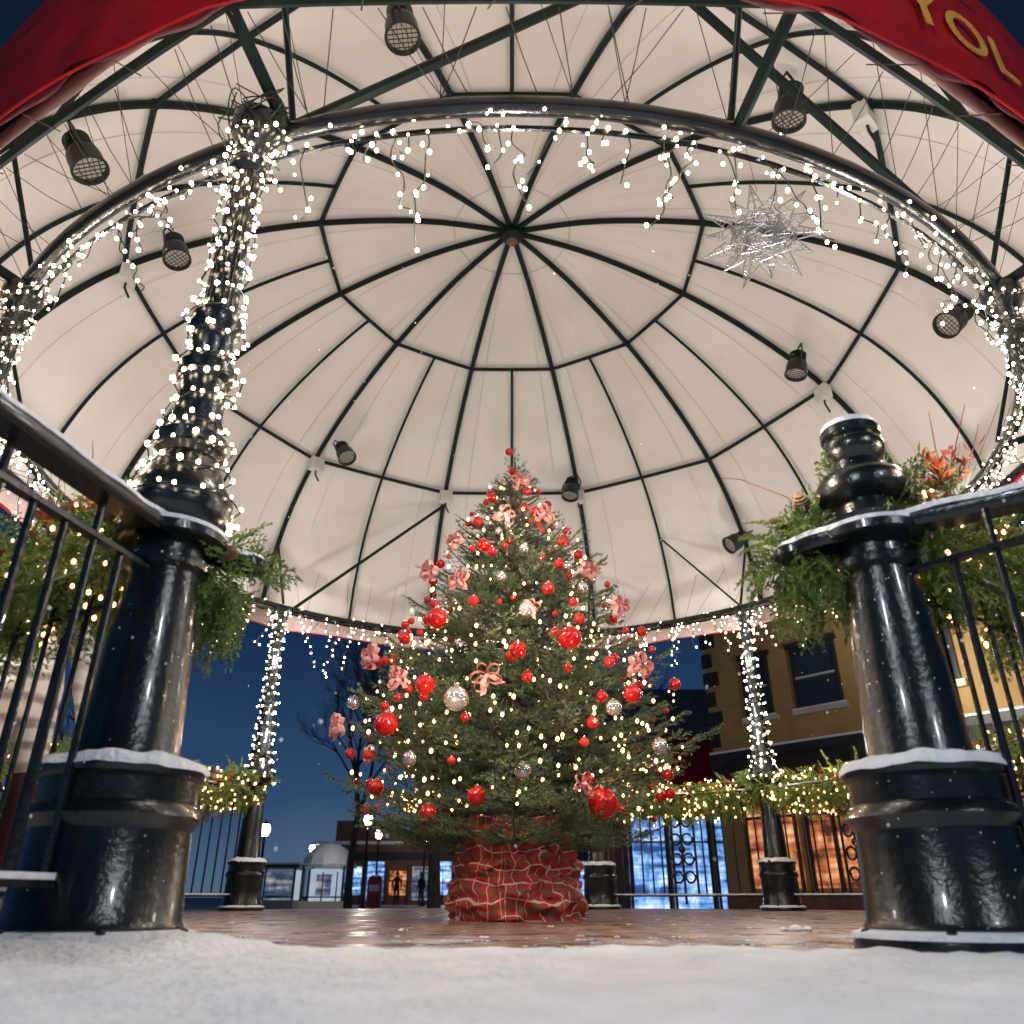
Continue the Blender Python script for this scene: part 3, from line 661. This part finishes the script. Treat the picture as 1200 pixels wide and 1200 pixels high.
# ------------------------------------------------------------ buildings
def building(name,A,d,walls):
    A=Vector(A); d=Vector(d).normalized(); nrm=Vector((d.y,-d.x,0)); 
    if nrm.dot(Vector((0,5,0))-A)<0: nrm=-nrm
    e=empty(name); Rm=Matrix((d,nrm,Vector((0,0,1)))).transposed()
    def wb(part,s0,s1,z0,z1,n0,n1,mat):
        mb=MB(); c=A+d*(s0+s1)/2+nrm*(n0+n1)/2; mb.box((c.x,c.y,(z0+z1)/2),(s1-s0,n1-n0,z1-z0),0,Rm); return mkobj(part,mb,[mat],e,smooth=False)
    walls(wb,A,d,nrm,e)
def yb(wb,A,d,n,e):
    wb('walls',0,14,-.4,8,-8,0,'yellow')
    for k in range(12): 
        z0=2.9+.42*k; wb('quoin',-.03,.34 if k%2 else .22,z0,z0+.3,.0,.04,'dark'); 
    for s in(8.0,): 
        for k in range(12): z0=2.9+.42*k; wb('quoin',s,s+(.5 if k%2 else .34),z0,z0+.3,.0,.04,'dark')
    for s,w in((.95,.62),(2.1,.95),(4.2,.95),(6.3,.95),(9.6,1.0),(11.6,1)):
        for zb in(3.35,5.6):
            wb('window_glass',s+.06,s+w-.06,zb+.06,zb+1.14,.0,.02,'glass')
            for a_,b_,c_,d_ in((0,w,0,.07),(0,w,1.13,1.2),(0,.06,.07,1.13),(w-.06,w,.07,1.13),(.06,w-.06,.58,.62)): wb('window_frame',s+a_,s+b_,zb+c_,zb+d_,.0,.07,'cream' if c_==.58 else 'dark')
            wb('sill',s-.08,s+w+.08,zb-.1,zb-.005,0,.12,'cream'); wb('sill_snow',s-.07,s+w+.07,zb-.005,zb+.02,.07,.12,'snow')
            wb('lintel',s-.06,s+w+.06,zb+1.21,zb+1.3,0,.09,'dark')
    wb('fascia',0,14,2.25,2.75,.0,.12,'dark'); wb('fascia_snow',0,14,2.75,2.79,.0,.14,'snow')
    mb=MB(); 
    for s0,s1 in((.5,3.0),(3.4,6.4),(7,11)):
        p=[A+d*s+n*o+Vector((0,0,z)) for s in(s0,s1) for o,z in((.13,2.6),(1.1,1.95),(1.1,1.75),(.13,1.75))]
        mb.add(p,[(0,1,5,4),(1,2,6,5),(0,3,2,1),(4,5,6,7)],0)
    mkobj('awning',mb,['dark'],e,smooth=False)
    wb('brick_base',0,14,-.4,.15,0,.06,'brickb')
    for s0 in(.6,1.9,3.6,5.1,7.4,9.2):
        wb('shop_window',s0,s0+1.1,.25,1.9,.0,.03,'olit')
        for q in(0,.53,1.06): wb('mullion',s0+q,s0+q+.05,.2,1.95,.03,.08,'dark')
        wb('mullion',s0,s0+1.1,1.45,1.5,.03,.075,'dark')
    wb('cornice',-.2,14.2,8,8.4,-.2,.35,'dark')
building('yellow_building',(4.2,17,0),(.647,-.762,0),yb)
def sb(wb,A,d,n,e):
    wb('walls',0,6,-.4,3.4,-5,0,'brickb')
    mb=MB(); p=[A+d*s+n*o+Vector((0,0,z)) for s in(-.3,6) for o,z in((.5,3.35),(-3,5.8),(-6,3.4))]
    mb.add(p,[(0,3,4,1),(1,4,5,2),(0,1,2),(3,5,4)],0); mkobj('shingle_roof',mb,['shingle'],e,smooth=False)
    mb=MB(); 
    p=[A+d*s+n*o+Vector((0,0,z)) for s in(.9,3.6) for o,z in((.02,3.9),(1.3,2.5),(1.3,2.2),(.02,2.3))]
    mb.add(p,[(0,1,5,4),(1,2,6,5),(0,3,2,1),(4,5,6,7)],0); mkobj('red_awning',mb,['redbox'],e,smooth=False)
    for s0 in(.1,1.15,2.2,3.3):
        wb('shop_window',s0,s0+.95,-.2,1.9,.0,.03,'blit')
        for q in(0,.9): wb('mullion',s0+q,s0+q+.06,-.25,1.95,.03,.08,'dark')
        wb('mullion',s0,s0+.95,1.3,1.34,.03,.07,'dark')
building('awning_shop',(2.75,21,0),(1,0,0),sb)
def far(wb,A,d,n,e):
    wb('walls',0,22,-.4,3.4,-6,0,'brickb')
    wb('roof',-.3,22.3,3.4,3.6,-6.3,.4,'snow')
    for k in range(14):
        s=.4+k*1.55; wb('shop_window',s,s+1.15,-.1+.3*(k%2),1.7+.3*(k%3),.0,.05,['dlit','blit','blit','olit','dlit','blit'][k%6]); wb('door_frame',s+1.22,s+1.3,-.4,2.1,.0,.1,'dark')
        wb('mullion',s+.55,s+.6,-.1,1.8,.05,.1,'dark')
    wb('sign_band',.4,21.5,2.4,2.9,.0,.1,'dark')
    for k in range(4): wb('upper_block',1+k*5.6,5+k*5.6,3.6,5.0+(k%3)*.9,-5,-.4,['brickb','dark','cream','brickb'][k])
building('shop_row',(-13.5,60,0),(1,0,0),far)
def kiosk(x,y,w,h,name,dm=True):
    mb=MB(); z=-.4
    mb.box((x,y,z+h*.06),(w*.86,w*.86,h*.12),0)
    for sx in(-1,1):
        for sy in(-1,1): mb.box((x+sx*w*.40,y+sy*w*.40,z+h*.32),(.10,.10,h*.64),1)
    if dm:
        mb.box((x,y,z+h*.36),(w*.55,w*.55,h*.48),2)
        mb.box((x,y-w*.285,z+h*.36),(w*.30,.03,h*.32),5)
        for q in(-.28,0,.28): mb.box((x+w*q,y-w*.41,z+h*.3),(.05,.05,h*.5),1)
        mb.box((x,y-w*.41,z+h*.18),(w*.8,.05,.06),1)
        mb.lathe([(w*.58,h*.62),(w*.6,h*.66),(w*.52,h*.68),(w*.48,h*.78),(w*.36,h*.9),(w*.2,h*.98),(.04,h),(0,h*1.05)],(x,y,z),12,3)
    else:
        mb.box((x,y+w*.38,z+h*.36),(w*.76,.05,h*.5),5); mb.box((x+w*.39,y,z+h*.36),(.05,w*.7,h*.5),2)
        mb.box((x,y+w*.2,z+h*.17),(w*.6,.35,.08),1)
        mb.box((x,y,z+h*.67),(w*1.0,w*1.0,.16),1); mb.box((x,y,z+h*.70+.02),(w*1.0,w*1.0,.12),3)
    mkobj(name,mb,['cream','dark','wlit','snow','redbox','dlit'],None,ang=20)
kiosk(-8.5,40,2.3,2.75,'domed_kiosk'); kiosk(-12.3,46,2.6,2.9,'bus_shelter',False)
def lamp(x,y,h,pw,c=(1,.93,.82)):
    mb=MB(); mb.lathe([(.16,0),(.16,.1),(.1,.2),(.07,.5),(.05,h-.5),(.09,h-.45),(.05,h-.4),(.05,h-.3),(.12,h-.28)],(x,y,-.4),16,0)
    mb.lathe([(.10,h-.28),(.17,h-.15),(.19,h),(.14,h+.14),(0,h+.2)],(x,y,-.4),16,1); mb.lathe([(.15,h+.15),(.06,h+.24),(0,h+.34)],(x,y,-.4),12,0)
    o=mkobj('street_lamp',mb,['iron','lampg'])
    if pw:
        l=bpy.data.lights.new('lamp_light','POINT'); l.energy=pw; l.color=c; l.shadow_soft_size=.15; lo=bpy.data.objects.new('lamp_light',l); COL.objects.link(lo); lo.parent=o
        lo.location=(x,y-.35,h-.3)
for x,y,p in((-7.2,46,0),(-5.3,52,0),(-3.6,56,300),(-14,60,0),(-9.6,33,0),(-6.3,37,160),(6.0,12.2,230)): lamp(x,y,3.6 if y!=33 else 2.9,p)  # last lamp is added, hidden by the near post, to brighten the yellow building
lamp(-2.6,-2.6,3.9,640,(.86,.92,1)); lamp(3.6,-2.4,3.9,580,(.86,.92,1))  # two added lamps behind the camera, unseen, lighting foreground snow and valance
mb=MB(); mb.tube([(-7.9,42,-.4),(-7.9,42,1.9)],.03,8)
R8=[(-7.9+.32*math.cos(rad(22.5+45*k)),41.96,1.55+.32*math.sin(rad(22.5+45*k))) for k in range(8)]
mb.add(R8,[tuple(range(8))],1); mb.add([(x,y+.01,z) for x,y,z in R8],[tuple(range(7,-1,-1))],0)
so_=mkobj('stop_sign',mb,['lampb','redbox'],None,smooth=False)
cu=bpy.data.curves.new('sign_text','FONT'); cu.body='STOP'; cu.size=.22; cu.align_x='CENTER'; cu.align_y='CENTER'; cu.extrude=.002
to=bpy.data.objects.new('sign_text',cu); COL.objects.link(to); to.location=(-7.9,41.95,1.55); to.rotation_euler=(rad(90),0,0); cu.materials.append(M['white']); to.parent=so_
mb=MB(); mb.box((-6.9,44,.25),(.7,.6,1.25),0); mb.lathe([(.36,0),(.33,.12),(.2,.2),(0,.23)],(-6.9,44,.875),16,0); mb.box((-6.9,43.69,.5),(.5,.03,.3),1)
mkobj('red_newspaper_box',mb,['redbox','white'])
def bare(x,y,h,r,seed,name='bare_tree',lv=5):
    random.seed(seed); mb=MB()
    def grow(p,d,L,r,l):
        pts=[p]; 
        for i in range(4):
            d=(d+Vector((random.uniform(-.1,.1),random.uniform(-.1,.1),random.uniform(.0,.12)))).normalized(); p=p+d*L/4; pts.append(p)
        mb.tube(pts,[r*(1-.1*i) for i in range(5)],7 if l>2 else 3,cap=False)
        if l==0: return
        for k in range(random.choice([3,3,4])):
            a=random.uniform(0,6.28); e=d.orthogonal().normalized(); e=Matrix.Rotation(a,3,d)@e
            grow(pts[random.choice([2,3,4,4])],(d*1.0+e*random.uniform(.45,.8)+Vector((0,0,.15))).normalized(),L*random.uniform(.6,.8),r*.55,l-1)
    grow(Vector((x,y,-.4)),Vector((0,0,1)),h*.32,r,lv); mkobj(name,mb,['bark'])
bare(-1.75,20,9,.17,3,lv=6); bare(-5.2,28,9.5,.15,14,lv=6); bare(3.6,27,10,.2,11); bare(-16,30,11,.2,8)
random.seed(21)

# ------------------------------------------------------------ people
def human(name,loc,h,yaw,top,leg,hairm='hair',wide=1.0,hem=.74):
    e=empty(name,loc); e.rotation_euler=(0,0,yaw); s=h/1.75
    J={'pel':(0,0,.95,.15),'w':(0,0,1.1,.15),'ch':(0,0,1.32,.17),'sh':(0,0,1.42,.12),'nk':(0,.0,1.50,.055),'hd0':(0,-.005,1.56,.06),'hd':(0,-.01,1.65,.095),'ht':(0,0,1.73,.065),
       'hl':(.09,0,.9,.10),'kl':(.10,-.03,.5,.07),'al':(.10,.02,.09,.045),'tl':(.11,-.12,.04,.04),
       'hr':(-.09,0,.9,.10),'kr':(-.10,-.01,.5,.07),'ar':(-.10,.03,.09,.045),'tr':(-.11,-.11,.04,.04),
       'sl':(.19,0,1.40,.075),'el':(.25,.03,1.12,.06),'wl':(.23,-.10,.90,.035),'ml':(.22,-.14,.84,.035),
       'sr':(-.19,0,1.40,.075),'er':(-.25,.03,1.12,.06),'wr':(-.23,-.10,.90,.035),'mr':(-.22,-.14,.84,.035)}
    E=[('pel','w'),('w','ch'),('ch','sh'),('sh','nk'),('nk','hd0'),('hd0','hd'),('hd','ht'),('pel','hl'),('hl','kl'),('kl','al'),('al','tl'),('pel','hr'),('hr','kr'),('kr','ar'),('ar','tr'),('sh','sl'),('sl','el'),('el','wl'),('wl','ml'),('sh','sr'),('sr','er'),('er','wr'),('wr','mr')]
    ks=list(J); me=bpy.data.meshes.new('b'); me.from_pydata([(J[k][0]*s*wide,J[k][1]*s,J[k][2]*s) for k in ks],[(ks.index(a),ks.index(b)) for a,b in E],[])
    ob=bpy.data.objects.new('b',me); COL.objects.link(ob); sk=ob.modifiers.new('s','SKIN'); sk.use_smooth_shade=True
    for i,k in enumerate(ks):
        r=J[k][3]*s*(wide if J[k][2]>.88 and J[k][2]<1.45 else 1); me.skin_vertices[0].data[i].radius=(r,r*.85); me.skin_vertices[0].data[i].use_root=(k=='pel')
    ob.modifiers.new('u','SUBSURF').levels=2
    bpy.context.view_layer.update(); nm=bpy.data.meshes.new_from_object(ob.evaluated_get(bpy.context.evaluated_depsgraph_get())); bpy.data.objects.remove(ob)
    for q in(top,leg,'skin','dark'): nm.materials.append(M[q])
    for p in nm.polygons:
        z=p.center.z/s; x=abs(p.center.x)/s; p.use_smooth=True
        p.material_index=2 if z>1.5 or (z<.89 and x>.175*wide and z>.7) else (0 if z>hem else (1 if z>.13 else 3))
    o=bpy.data.objects.new('body',nm); COL.objects.link(o); o.parent=e
    mb=MB(); mb.sphere((0,.015*s,1.675*s),.108*s,0,18,12,1.02); mkobj('hat',mb,[hairm],e).location=(0,.012*s,.022*s)
    mb=MB(); mb.sphere((0,-.10*s,1.63*s),.016*s,0,8,6,1.5); mb.sphere((.035*s,-.085*s,1.655*s),.012*s,1,8,6); mb.sphere((-.035*s,-.085*s,1.655*s),.012*s,1,8,6); mb.box((0,-.088*s,1.592*s),(.045*s,.012*s,.008*s),2)
    for sg in(-1,1):
        mb.sphere((sg*.095*s,0,1.645*s),.022*s,0,8,6,1.4)
        for f in range(4): 
            b0=Vector((sg*.22*s*wide,(-.125-.018*f)*s,.83*s)); mb.tube([b0,b0+Vector((0,-.01,-.04))*s,b0+Vector((-sg*.012,0,-.075+.006*abs(f-1)))*s],[.009*s,.008*s,.006*s],6,m=0)
        b0=Vector((sg*.21*s*wide,-.15*s,.86*s)); mb.tube([b0,b0+Vector((-sg*.02,-.03,-.03))*s,b0+Vector((-sg*.02,-.03,-.06))*s],[.011*s,.009*s,.007*s],6,m=0)
    mkobj('face_and_fingers',mb,['skin','dark','redmatte'],e)
human('person_in_puffer_jacket',(-2.22,3.55,0),1.70,rad(55),'puffer','trous','hair',1.15,.62)
human('pedestrian',(-6.6,50,-.4),1.78,rad(20),'coat','dark'); human('pedestrian',(-5.2,50,-.4),1.7,rad(-30),'coat','coat')

pts=[]
for k in range(800):
    y=random.uniform(1.2,10); pts.append((random.uniform(-.75,.75)*y,y,random.uniform(.05,1.0)*y+.1))
bulbs('falling_snow',pts,.0024,'flake')

# ------------------------------------------------------------ lights
def pt(loc,e,c,r=.04):
    l=bpy.data.lights.new('string_light_glow','POINT'); l.energy=e; l.color=c; l.shadow_soft_size=r; o=bpy.data.objects.new('string_light_glow',l); o.location=loc; COL.objects.link(o)
warm=(1,.92,.85)
for i,(x,y) in enumerate(colpos):
    c=Vector((x,y,0)); d=(Vector((0,CY,0))-c).normalized(); p=c+d*.30; pt((p.x,p.y,2.35),26 if i else 15,warm); 
    if i: pt((p.x,p.y,1.6),19,warm)
for a in(-90,90,0,180,150): p=Pc(a,3.2,2.42); pt(p,25,warm)
for x,z_ in((-.35,.9),(.4,.85),(0,1.5),(0,2.1)): pt((TX+x,TY-TR(z_)*1.0-.24,z_),9,(1,.72,.46),.02)
pt((TX,TY+1.3,1.0),6,(1,.62,.32),.02)
for p in((-1.38,2.5,1.26),(-1.95,2.85,1.24),(1.38,2.5,1.28),(1.95,2.8,1.24),(-1.28,2.0,1.30),(1.34,1.96,1.36),(.78,2.06,1.3)): pt(p,3.6,(1,.82,.58),.015)
for a in(-60,30,60): p=Pc(a,3.2,1.28); pt(p,5,(1,.75,.42),.02)

# world
wd=bpy.data.worlds.new('World'); S.world=wd; wd.use_nodes=True; nt=wd.node_tree; bg=nt.nodes['Background']
tc=nt.nodes.new('ShaderNodeTexCoord'); sp=nt.nodes.new('ShaderNodeSeparateXYZ'); nt.links.new(tc.outputs['Generated'],sp.inputs[0])
nz=nt.nodes.new('ShaderNodeTexNoise'); nz.inputs['Scale'].default_value=2.5; nz.inputs['Detail'].default_value=5; nt.links.new(tc.outputs['Generated'],nz.inputs['Vector'])
ma=nt.nodes.new('ShaderNodeMath'); ma.operation='MULTIPLY_ADD'; nt.links.new(nz.outputs['Fac'],ma.inputs[0]); ma.inputs[1].default_value=.12; nt.links.new(sp.outputs['Z'],ma.inputs[2])
r=nt.nodes.new('ShaderNodeValToRGB'); cs=r.color_ramp; cs.elements[0].position=.05; cs.elements[0].color=(.085,.14,.22,1); cs.elements[1].position=.9; cs.elements[1].color=(.004,.008,.018,1)
q=cs.elements.new(.16); q.color=(.028,.070,.15,1); q=cs.elements.new(.36); q.color=(.008,.028,.080,1)
nt.links.new(ma.outputs[0],r.inputs['Fac']); nt.links.new(r.outputs[0],bg.inputs[0]); bg.inputs[1].default_value=1.0
# camera
cd=bpy.data.cameras.new('camera'); cam=bpy.data.objects.new('camera',cd); COL.objects.link(cam); cam.location=(0,0,CAMH); cam.rotation_euler=(rad(116),0,0)
cd.sensor_width=36; cd.lens=27.72; cd.clip_start=.02; cd.clip_end=2000; cd.dof.use_dof=True; cd.dof.focus_distance=4.4; cd.dof.aperture_fstop=3.2
S.camera=cam
S.view_settings.view_transform='Standard'; S.view_settings.look='None'; S.view_settings.exposure=0
